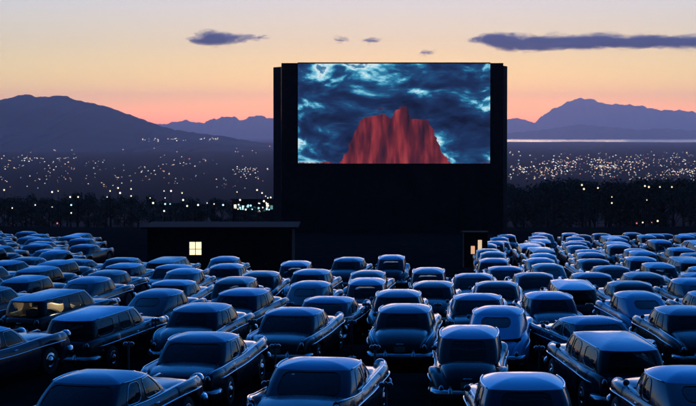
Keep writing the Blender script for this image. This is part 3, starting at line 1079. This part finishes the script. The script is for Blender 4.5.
# row, photo column, depth shift on the ramp, kind, body, roof, extra turn, label
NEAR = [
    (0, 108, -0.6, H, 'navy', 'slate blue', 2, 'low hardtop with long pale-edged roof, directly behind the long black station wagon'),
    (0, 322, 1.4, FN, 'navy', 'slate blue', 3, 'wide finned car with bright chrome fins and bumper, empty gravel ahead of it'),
    (0, 522, -0.9, S, 'navy', 'pale blue', 0, 'sedan with broad pale blue-lit roof just behind the tall old black sedan'),
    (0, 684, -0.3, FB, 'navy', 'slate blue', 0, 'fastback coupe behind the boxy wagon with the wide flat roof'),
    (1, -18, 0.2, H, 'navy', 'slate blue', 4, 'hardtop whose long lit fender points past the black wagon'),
    (1, 207, 0.0, H, 'navy', 'slate blue', 1, 'hardtop with a wide blue-lit roof and shiny chrome fender line beside the finned car'),
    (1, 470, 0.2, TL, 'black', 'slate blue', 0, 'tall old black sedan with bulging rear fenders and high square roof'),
    (1, 606, -0.3, WG, 'navy', 'slate blue', -3, 'boxy wagon with wide flat blue-lit roof and bright rear roof rim'),
    (2, 107, -0.4, WG, 'black', 'slate blue', 2, 'long black station wagon with blue-lit roof and dark tailgate'),
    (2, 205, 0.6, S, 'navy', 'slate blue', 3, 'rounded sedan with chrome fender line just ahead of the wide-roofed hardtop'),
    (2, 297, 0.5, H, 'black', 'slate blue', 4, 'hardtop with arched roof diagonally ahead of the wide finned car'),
    (2, 406, 0.7, S, 'black', 'slate blue', 0, 'black rounded sedan with softly arched blue-lit roof ahead of the finned car'),
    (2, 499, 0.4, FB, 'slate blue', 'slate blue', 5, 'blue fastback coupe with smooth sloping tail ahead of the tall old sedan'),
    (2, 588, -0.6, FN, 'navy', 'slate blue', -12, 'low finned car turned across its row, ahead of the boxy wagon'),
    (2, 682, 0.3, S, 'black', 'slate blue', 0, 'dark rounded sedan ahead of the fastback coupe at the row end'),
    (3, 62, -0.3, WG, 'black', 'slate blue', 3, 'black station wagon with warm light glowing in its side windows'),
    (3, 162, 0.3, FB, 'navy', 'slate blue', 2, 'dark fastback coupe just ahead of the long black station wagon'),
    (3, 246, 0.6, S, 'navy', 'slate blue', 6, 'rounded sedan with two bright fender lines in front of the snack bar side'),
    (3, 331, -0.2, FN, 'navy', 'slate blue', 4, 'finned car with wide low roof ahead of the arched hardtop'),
    (3, 399, 0.5, S, 'black', 'slate blue', -2, 'black sedan directly ahead of the sedan with softly arched blue-lit roof'),
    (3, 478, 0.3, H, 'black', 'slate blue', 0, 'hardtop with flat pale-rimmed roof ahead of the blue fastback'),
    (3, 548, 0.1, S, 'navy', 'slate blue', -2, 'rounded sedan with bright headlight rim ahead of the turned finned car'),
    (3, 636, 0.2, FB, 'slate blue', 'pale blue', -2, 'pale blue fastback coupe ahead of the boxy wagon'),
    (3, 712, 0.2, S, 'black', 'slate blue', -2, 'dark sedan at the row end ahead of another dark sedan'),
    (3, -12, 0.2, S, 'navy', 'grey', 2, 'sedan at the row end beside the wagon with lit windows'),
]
ROWS = {
    4: [-20, 30, 92, 176, 238, 312, 368, 434, 497, 570, 628, 690],
    5: [-15, 42, 110, 186, 262, 313, 369, 429, 474, 533, 590, 642, 700],
    6: [8, 60, 126, 176, 228, 297, 505, 547, 610, 657, 705],
    7: [30, 78, 124, 172, 226, 350, 392, 494, 540, 592, 640, 684],
}
random.seed(21)
TABLE = []
for r, px, dq, kind, b, rf, turn, lab in NEAR:
    TABLE.append((r, px, dq, kind, b, rf, turn, 0, lab, None))
bag = [S, S, S, H, H, FB, FB, TL, FN, WG]
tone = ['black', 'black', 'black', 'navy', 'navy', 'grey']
skylight_tones = ['slate blue', 'slate blue', 'pale blue']


def zone(px, row):
    if px < 118: return 'beside the snack bar' if row < 8 else 'beyond the snack bar'
    if px < 300: return 'before the snack bar'
    if px < 460: return 'facing the screen'
    return 'on the lake side'


def add_auto(row, px):
    kind = random.choice(bag); b = random.choice(tone)
    two = random.random() < 0.7
    rf = random.choice(skylight_tones) if two else b
    lev = 1 if row < 8 else 2
    z = zone(px, row)
    where = 'in the %s row %s' % ({4: 'fifth', 5: 'sixth', 6: 'seventh', 7: 'eighth'}[row], z) if row < 8 else 'in the crowded far rows %s' % z
    lab = '%s %s%s %s' % (b, KIND_WORDS[kind], (' with %s-lit roof' % rf) if rf != b else '', where)
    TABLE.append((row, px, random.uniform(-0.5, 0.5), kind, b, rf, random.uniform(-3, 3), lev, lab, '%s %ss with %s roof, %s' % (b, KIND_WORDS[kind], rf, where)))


for row, lst in ROWS.items():
    for px in lst: add_auto(row, px)
for row in range(8, N_ROWS):
    D = Q0 + DQ * row
    step = 2.75 / D * F
    lim = {8: 112, 9: 84, 10: 104, 11: 74, 12: 110, 13: 108, 14: 112, 15: 60}[row]
    px = -12 + random.uniform(0, 12)
    while px < lim:
        if random.random() < 0.93: add_auto(row, px)
        px += step * random.uniform(1.0, 1.22) * 1.12
    px = 492 + random.uniform(-6, 8) if row < 14 else 500 + random.uniform(0, 10)
    if row == 15: px = 540
    while px < 706:
        if random.random() < 0.95: add_auto(row, px)
        px += step * random.uniform(0.98, 1.16)
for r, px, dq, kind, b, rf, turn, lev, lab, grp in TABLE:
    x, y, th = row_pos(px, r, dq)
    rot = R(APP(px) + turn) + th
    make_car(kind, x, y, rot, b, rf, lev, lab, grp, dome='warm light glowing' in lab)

# ------------------------------------------------------------------ speaker posts between the near cars
sp_post = MB(); sp_post.tube([(0, 0, -0.05), (0, 0, 1.08)], 0.025, 8); sp_post.lathe([(0.14, 0.0), (0.13, 0.05), (0.05, 0.08)], 10, Matrix.Translation((0, 0, -0.02)))
sp_box = MB()
sp_box.lathe([(0.02, -0.05), (0.085, -0.045), (0.1, 0.0), (0.085, 0.045), (0.02, 0.05)], 12, Matrix.Rotation(R(90), 4, 'X'))
PM, BMESH = sp_post.mesh('post', STEEL, True, 40), sp_box.mesh('speaker', simple('cast_aluminium', (0.5, 0.5, 0.5), 0.35, 0.9), True, 50)
for row, pxs in {0: [268, 386], 1: [128, 275, 375, 446, 540, 640], 2: [155, 252, 352, 450, 545], 3: [112, 290, 366, 438, 512, 590]}.items():
    for px in pxs:
        x, y, th = row_pos(px, row, 0.6)
        rt = empty('speaker_post', (x, y, ground(x, y)), -th)
        tag(rt, 'thin steel speaker post with two round speakers standing between parked cars', 'speaker post', 'speaker posts between the parked cars')
        link('post', PM, rt)
        for s_ in (-1, 1):
            o = link('speaker', BMESH, rt); o.location = (0.075 * s_, 0, 1.02); o.scale = (0.6,) * 3

# ------------------------------------------------------------------ trees beyond the lot
def tree_proto(seed, hgt, spread):
    rnd = random.Random(seed)
    tr = MB()
    tr.tube([(0, 0, -0.4), (0.05, 0.02, hgt * 0.25), (-0.04, 0.05, hgt * 0.5), (0.03, 0, hgt * 0.8)], [0.22, 0.17, 0.12, 0.04], 7)
    tips = []
    for i in range(9):
        a = rnd.uniform(0, 6.28); z0 = hgt * rnd.uniform(0.06, 0.6)
        L = spread * rnd.uniform(0.55, 0.95)
        tip = (L * math.cos(a), L * math.sin(a), z0 + hgt * rnd.uniform(0.12, 0.32))
        tr.tube([(0, 0, z0), (tip[0] * .5, tip[1] * .5, z0 + (tip[2] - z0) * .65), tip], [0.09, 0.06, 0.02], 5)
        tips.append(tip)
    tips += [(0, 0, hgt * 0.82), (0.2, -0.2, hgt * 0.7)]
    cr = MB()
    for tip in tips:
        R0 = spread * rnd.uniform(0.3, 0.52)
        for k in range(150):
            d = Vector((rnd.gauss(0, 1), rnd.gauss(0, 1), rnd.gauss(0, 0.8))).normalized() * R0 * rnd.random() ** 0.45
            c = Vector(tip) + d
            s_ = rnd.uniform(0.10, 0.24)
            n_ = Vector((rnd.gauss(0, 1), rnd.gauss(0, 1), rnd.gauss(0, 1))).normalized()
            a_ = n_.orthogonal().normalized() * s_; b_ = n_.cross(a_).normalized() * s_ * 0.6
            cr.add([c - a_, c + b_, c + a_, c - b_], [(0, 1, 2, 3)])
    return tr.mesh('trunk', BARK, True), cr.mesh('crown', LEAF, False)


TREES = [tree_proto(1, 8.0, 3.0), tree_proto(2, 6.6, 3.4), tree_proto(3, 9.4, 2.4)]
rnd = random.Random(5)
TL_ = pchip([-60, 40, 120, 200, 272, 300, 500, 520, 560, 620, 696, 780], [193, 192, 192, 196, 204, 205, 180, 181, 177, 175, 173, 172])
tree_px = [p for p in range(-40, 274, 9)] + [p for p in range(508, 745, 8)]
for i, px in enumerate(tree_px):
    px = px + rnd.uniform(-3, 3)
    D = rnd.uniform(330, 372)
    x = wx(px, D); g = ground(x, D)
    want = wz(TL_(px) + rnd.uniform(-2, 7), D) - g
    k = rnd.choice((0, 1, 2, 0))
    h0 = (8.0, 6.6, 9.4)[k] * 0.98
    rt = empty('tree', (x, D, g), rnd.uniform(0, 6.28))
    s_ = max(0.35, want / h0)
    sw = max(s_, 0.75)
    rt.scale = (sw, sw, s_)
    side = 'left of the snack bar' if px < 280 else ''
    size = 'tall' if s_ > 0.95 else 'low' if s_ < 0.7 else 'mid-sized'
    if px < 280:
        tag(rt, size + ' dark leafy tree in the belt behind the snack bar, below the mountain', 'tree', size + ' dark trees behind the snack bar')
    else:
        tag(rt, size + ' dark leafy tree in the belt beyond the crowded rows', 'tree', size + ' dark trees on the lake side')
    link('trunk', TREES[k][0], rt); link('crown', TREES[k][1], rt)

# ------------------------------------------------------------------ street lamps among the trees
LAMP = {'warm': emit('warm_lamp', (1.0, 0.72, 0.40), 2.2), 'white': emit('white_lamp', (1.0, 0.88, 0.66), 2.2), 'cyan': emit('mercury_lamp', (0.45, 0.90, 0.95), 2.0), 'red': emit('red_lamp', (1.0, 0.2, 0.16), 1.4)}
head = {}
for k, m_ in LAMP.items():
    b = MB(); b.lathe([(0.02, -0.16), (0.14, -0.1), (0.17, 0.0), (0.14, 0.1), (0.03, 0.16)], 12); head[k] = b.mesh('globe', m_)
cap_b = MB(); cap_b.lathe([(0.05, 0.16), (0.2, 0.17), (0.05, 0.24)], 10); CAPM = cap_b.mesh('lamp_cap', STEEL)
lamps = [(52, 192, 'white'), (52, 207, 'white'), (58, 191, 'warm'), (70, 197, 'white'), (71, 205, 'cyan'), (71, 213, 'white'), (78, 197, 'warm'), (110, 191, 'warm'), (118, 188, 'warm'), (120, 193, 'white'), (131, 189, 'warm'), (131, 196, 'warm'),
         (107, 197, 'white'), (164, 191, 'white'), (165, 198, 'white'), (165, 204, 'cyan'), (164, 211, 'white'), (171, 191, 'white'), (170, 204, 'cyan'), (182, 193, 'warm'), (183, 200, 'white'), (187, 206, 'white'), (198, 205, 'white'), (207, 203, 'white'), (214, 204, 'white'),
         (153, 203, 'white'), (150, 198, 'white'), (12, 208, 'white'), (4, 190, 'warm'), (35, 205, 'white'), (57, 224, 'red'), (237, 192, 'warm'), (257, 190, 'warm'), (262, 193, 'white'), (240, 200, 'white'), (223, 205, 'cyan'),
         (582, 185, 'warm'), (584, 189, 'warm'), (612, 197, 'warm'), (612, 203, 'warm'), (645, 186, 'warm'), (649, 187, 'warm'), (647, 200, 'warm'), (672, 187, 'warm'), (660, 187, 'warm'), (637, 229, 'red'), (643, 228, 'warm'), (652, 227, 'red'), (658, 221, 'warm'), (598, 188, 'warm')]
rnd = random.Random(9)
lamps += [(rnd.uniform(233, 271), rnd.uniform(203, 210), rnd.choice(('cyan', 'cyan', 'white'))) for _ in range(16)] + [(rnd.uniform(258, 272), rnd.uniform(196, 209), rnd.choice(('white', 'warm'))) for _ in range(9)]
for px, py, c in lamps:
    D = rnd.uniform(314, 327)
    x = wx(px, D); g = ground(x, D); z = wz(py, D)
    if z - g < 0.6: z = g + 0.6
    rt = empty('street_lamp', (x, D, g))
    where = 'among the trees below the mountain' if px < 300 else 'among the trees on the lake side'
    tag(rt, '%s globe street lamp glowing %s' % ({'warm': 'warm yellow', 'white': 'white', 'cyan': 'pale cyan', 'red': 'dim red'}[c], where), 'street lamp', '%s street lamps %s' % (c, where))
    mb = MB(); mb.tube([(0, 0, -0.2), (0, 0, z - g - 0.17)], [0.05, 0.03], 6); mb.build('pole', DARKPAINT, rt)
    o = link('globe', head[c], rt); o.location = (0, 0, z - g)
    s_ = rnd.uniform(0.45, 0.95); o.scale = (s_,) * 3
    o = link('lamp_cap', CAPM, rt); o.location = (0, 0, z - g)

# shop with neon-lit front, just beyond the lot
D = 345.0
xa, xb = wx(232, D), wx(287, D)
g = ground((xa + xb) / 2, D) - 0.2
rt = empty('shop_building', ((xa + xb) / 2, D, g))
tag(rt, 'low shop with cyan and white lit windows close beside the screen tower', 'building')
zt = wz(200, D) - g
slab('wall', -(xb - xa) / 2, (xb - xa) / 2, 0, zt, 0, 7, TIMBER, rt)
slab('roof', -(xb - xa) / 2 - 0.3, (xb - xa) / 2 + 0.3, zt + 0.004, zt + 0.2, -0.5, 7.3, DARKPAINT, rt)
rnd = random.Random(12)
for i, px in enumerate(range(234, 286, 4)):
    cy_ = rnd.choice(('cyan', 'cyan', 'white', 'white', 'warm')) if px < 262 else rnd.choice(('white', 'warm', 'white'))
    za = wz(rnd.uniform(207, 212), D) - g; zb = za + rnd.uniform(0.35, 0.9)
    x0 = wx(px, D) - rt.location.x
    wn = slab('window', x0, x0 + rnd.uniform(0.3, 0.6), za, zb, -0.05, -0.004, LAMP[cy_] if rnd.random() < .6 else emit('shop_glow', (0.3, 0.75, 0.85), 0.45), rt)
    slab('frame', x0 - 0.05, x0 + 0.62, za - 0.08, za - 0.006, -0.09, -0.004, TIMBER, wn)

# ------------------------------------------------------------------ far city lights
CITY = [emit('city_warm', (1.0, 0.70, 0.42), 1.5), emit('city_white', (0.95, 0.88, 0.85), 1.5), emit('city_cyan', (0.55, 0.85, 0.95), 1.2), emit('city_red', (1.0, 0.28, 0.22), 1.1), emit('city_dim', (0.85, 0.62, 0.52), 0.55)]
rnd = random.Random(31)
mb = MB()


from mathutils.bvhtree import BVHTree
HILLTREE = BVHTree.FromPolygons([v.co.copy() for v in HILL.data.vertices], [tuple(p.vertices) for p in HILL.data.polygons])


def city_light(px, py, size, mi, up=0.0):
    D = (CAM_Z - VALLEY) / ((py - EYE) / F)
    D = min(D, 15500)
    if px < 290:
        d_ = Vector(((px - CX) / F, 1.0, -(py - EYE) / F)).normalized()
        hit = HILLTREE.ray_cast(Vector((0, 0, CAM_Z)), d_, 30000)
        if hit[0] is not None: D = min(D, hit[0].y - 25)
    s_ = size * D / F
    x, z = wx(px, D), wz(py, D) + up
    mb.add([(x + s_, D, z), (x - s_, D, z), (x, D + s_, z), (x, D - s_, z), (x, D, z + s_), (x, D, z - s_)],
           [(0, 2, 4), (2, 1, 4), (1, 3, 4), (3, 0, 4), (2, 0, 5), (1, 2, 5), (3, 1, 5), (0, 3, 5)], mi)


def pick(): return rnd.choices((0, 1, 2, 3, 4), (4, 2.4, 0.9, 0.7, 5))[0]


cl_left = [(rnd.uniform(0, 270), rnd.uniform(158, 186)) for _ in range(26)]
for _ in range(240):
    if rnd.random() < 0.7:
        c = rnd.choice(cl_left); px, py = rnd.gauss(c[0], 9), rnd.gauss(c[1], 2.4)
    else:
        px, py = rnd.uniform(-10, 272), rnd.uniform(146, 192)
    if px > 273 or py < 144: continue
    city_light(px, py, rnd.uniform(0.4, 0.95), pick())
for _ in range(26):   # bright knot by the screen
    city_light(rnd.gauss(245, 8), rnd.gauss(172, 3.5), rnd.uniform(0.4, 0.9), rnd.choice((0, 1, 1, 2)))
for _ in range(22): city_light(rnd.uniform(22, 85), 158.5 + rnd.gauss(0, .4), rnd.uniform(0.3, 0.6), 1)
for px, n in ((145, 6), (156, 5), (172, 7), (185, 4), (206, 6), (216, 7)):   # on the mountain's foot
    for _ in range(n): city_light(px + rnd.gauss(0, 3), 139.5 + rnd.gauss(0, .8), rnd.uniform(0.35, 0.7), rnd.choice((0, 1, 1, 4)))
cl_r = [(rnd.uniform(508, 700), rnd.uniform(160, 178)) for _ in range(34)]
for _ in range(640):
    if rnd.random() < 0.75:
        c = rnd.choice(cl_r); px, py = rnd.gauss(c[0], 9), rnd.gauss(c[1], 2.6)
    else:
        px, py = rnd.uniform(508, 704), rnd.uniform(152, 182)
    if px < 509: continue
    if py < 152 and px < 600: continue
    city_light(px, max(py, 147), rnd.uniform(0.35, 1.0), pick())
for k in range(46): city_light(600 + rnd.uniform(0, 100), rnd.gauss(159, 5), rnd.uniform(0.3, 0.6), pick())
for k in range(40): city_light(552 + rnd.uniform(-3, 42), 148.5 + rnd.gauss(0, .5), rnd.uniform(0.2, 0.35), 4)
for k in range(34): city_light(rnd.uniform(664, 704), 171.5 + rnd.gauss(0, 1.3), rnd.uniform(0.4, 0.8), 1)
tag(mb.build('city_lights', CITY), 'scattered warm and white lights of the city on the valley floor', 'city lights', kind='stuff')

# ------------------------------------------------------------------ clouds
def cloud(outline, D, label, seed):
    rnd = random.Random(seed)
    m_, t_, p_ = mat('cloud_grey')
    p_.inputs['Base Color'].default_value = (0.85, 0.76, 0.76, 1); p_.inputs['Roughness'].default_value = 1.0; p_.inputs['Specular IOR Level'].default_value = 0
    nz = t_.nodes.new('ShaderNodeTexNoise'); nz.inputs['Scale'].default_value = 0.022; nz.inputs['Detail'].default_value = 7; nz.inputs['Roughness'].default_value = 0.7
    tt = t_.nodes.new('ShaderNodeTexCoord'); t_.links.new(tt.outputs['Object'], nz.inputs['Vector'])
    mr = t_.nodes.new('ShaderNodeMapRange'); mr.inputs[1].default_value = 0.40; mr.inputs[2].default_value = 0.66; mr.inputs[3].default_value = 0.0; mr.inputs[4].default_value = 0.22
    t_.links.new(nz.outputs['Fac'], mr.inputs[0])
    tl = t_.nodes.new('ShaderNodeBsdfTranslucent'); tl.inputs[0].default_value = (0.85, 0.76, 0.76, 1)
    m1 = t_.nodes.new('ShaderNodeMixShader'); m1.inputs[0].default_value = 0.5
    t_.links.new(p_.outputs[0], m1.inputs[1]); t_.links.new(tl.outputs[0], m1.inputs[2])
    tp = t_.nodes.new('ShaderNodeBsdfTransparent')
    m2 = t_.nodes.new('ShaderNodeMixShader')
    t_.links.new(mr.outputs[0], m2.inputs[0]); t_.links.new(tp.outputs[0], m2.inputs[1]); t_.links.new(m1.outputs[0], m2.inputs[2])
    t_.links.new(m2.outputs[0], t_.nodes['Material Output'].inputs[0])
    ragged = [(rnd.uniform(0.25, 0.9), rnd.uniform(0, 6.28)) for _ in range(5)]
    lo = pchip([p[0] for p in outline], [p[1] for p in outline]); hi = pchip([p[0] for p in outline], [p[2] for p in outline])
    x0, x1 = outline[0][0], outline[-1][0]
    mb = MB()
    n = int((x1 - x0) * 3.0) + 24
    for i in range(n):
        px = rnd.uniform(x0, x1); a, b = hi(px), lo(px)
        rag = 0.9 + 0.12 * sum(math.sin(px * f_ + ph_) for f_, ph_ in ragged)
        mid = a * 0.45 + b * 0.55
        a = mid + (a - mid) * max(0.25, rag); b = mid + (b - mid) * max(0.3, 0.6 + rag * 0.4)
        py = a + (b - a) * rnd.random()
        th = max(0.35, min(py - a, b - py) * 0.8 + 0.3)
        rz = th * rnd.uniform(0.6, 1.0) * D / F
        rx_ = rz * rnd.uniform(2.2, 5.0); ry = rz * rnd.uniform(2, 6)
        c = (wx(px, D), D + rnd.gauss(0, 1) * 200, wz(py, D))
        vs_, fs_ = [], []
        for u in range(1, 5):
            for v in range(9):
                ph, la = math.pi * u / 5, 2 * math.pi * v / 9
                k = rnd.uniform(0.8, 1.15)
                vs_.append((c[0] + rx_ * k * math.sin(ph) * math.cos(la), c[1] + ry * k * math.sin(ph) * math.sin(la), c[2] + rz * k * math.cos(ph)))
        for u in range(3):
            for v in range(9):
                fs_.append((u * 9 + v, u * 9 + (v + 1) % 9, (u + 1) * 9 + (v + 1) % 9, (u + 1) * 9 + v))
        fs_ += [tuple(range(9)), tuple(27 + v for v in range(9))]
        mb.add(vs_, fs_)
    o = mb.build('cloud', m_, smooth=True)
    return tag(o, label, 'cloud')


cloud([(466, 40.5, 39.5), (476, 42, 37), (488, 45, 34), (497, 48, 33), (510, 52, 34), (524, 53, 35), (540, 52.5, 37), (556, 51, 35.5), (575, 50.5, 35), (595, 50, 34), (620, 49.5, 35.5), (650, 49, 35), (680, 49, 36), (700, 49.5, 35.5), (740, 47, 38), (765, 43, 41)], 16000, 'long dark grey cloud streak above the violet massif', 2)
cloud([(193, 42, 41.5), (199, 45, 36), (206, 46, 33), (218, 46, 32.5), (232, 43.5, 34.5), (246, 41, 36), (258, 40, 36.5), (268, 37.5, 36)], 16000, 'small ragged dark cloud above the low lilac range', 3)
cloud([(334, 39.5, 39), (341, 41.5, 38), (349, 40, 39.5)], 16000, 'tiny dark cloud wisp above the screen top', 4)
cloud([(362, 41, 40.5), (371, 42.5, 39), (381, 40.5, 40)], 16000, 'thin short cloud wisp beside the tiny dark wisp over the screen', 5)
cloud([(420, 53, 52.5), (427, 54.5, 51), (434, 53, 52.5)], 16000, 'faint cloud speck just over the screen corner below the streak', 6)

# ------------------------------------------------------------------ haze
HZ = 4.4e-5
m_ = bpy.data.materials.new('evening_haze'); m_.use_nodes = True
t_ = m_.node_tree; t_.nodes.remove(t_.nodes['Principled BSDF'])
pv = t_.nodes.new('ShaderNodeVolumePrincipled')
pv.inputs['Color'].default_value = (0.90, 0.80, 0.95, 1)
pv.inputs['Density'].default_value = HZ
pv.inputs['Anisotropy'].default_value = 0.68
t_.links.new(pv.outputs[0], t_.nodes['Material Output'].inputs['Volume'])
mb = MB()
hx0, hx1, hy0, hy1, hz0, hz1 = -12000, 12000, -4000, 33000, VALLEY - 40, 640
mb.box(((hx0 + hx1) / 2, (hy0 + hy1) / 2, (hz0 + hz1) / 2), (hx1 - hx0, hy1 - hy0, hz1 - hz0))
o = mb.build('haze', m_)
tag(o, 'thin blue evening haze over the valley', 'haze', kind='stuff')
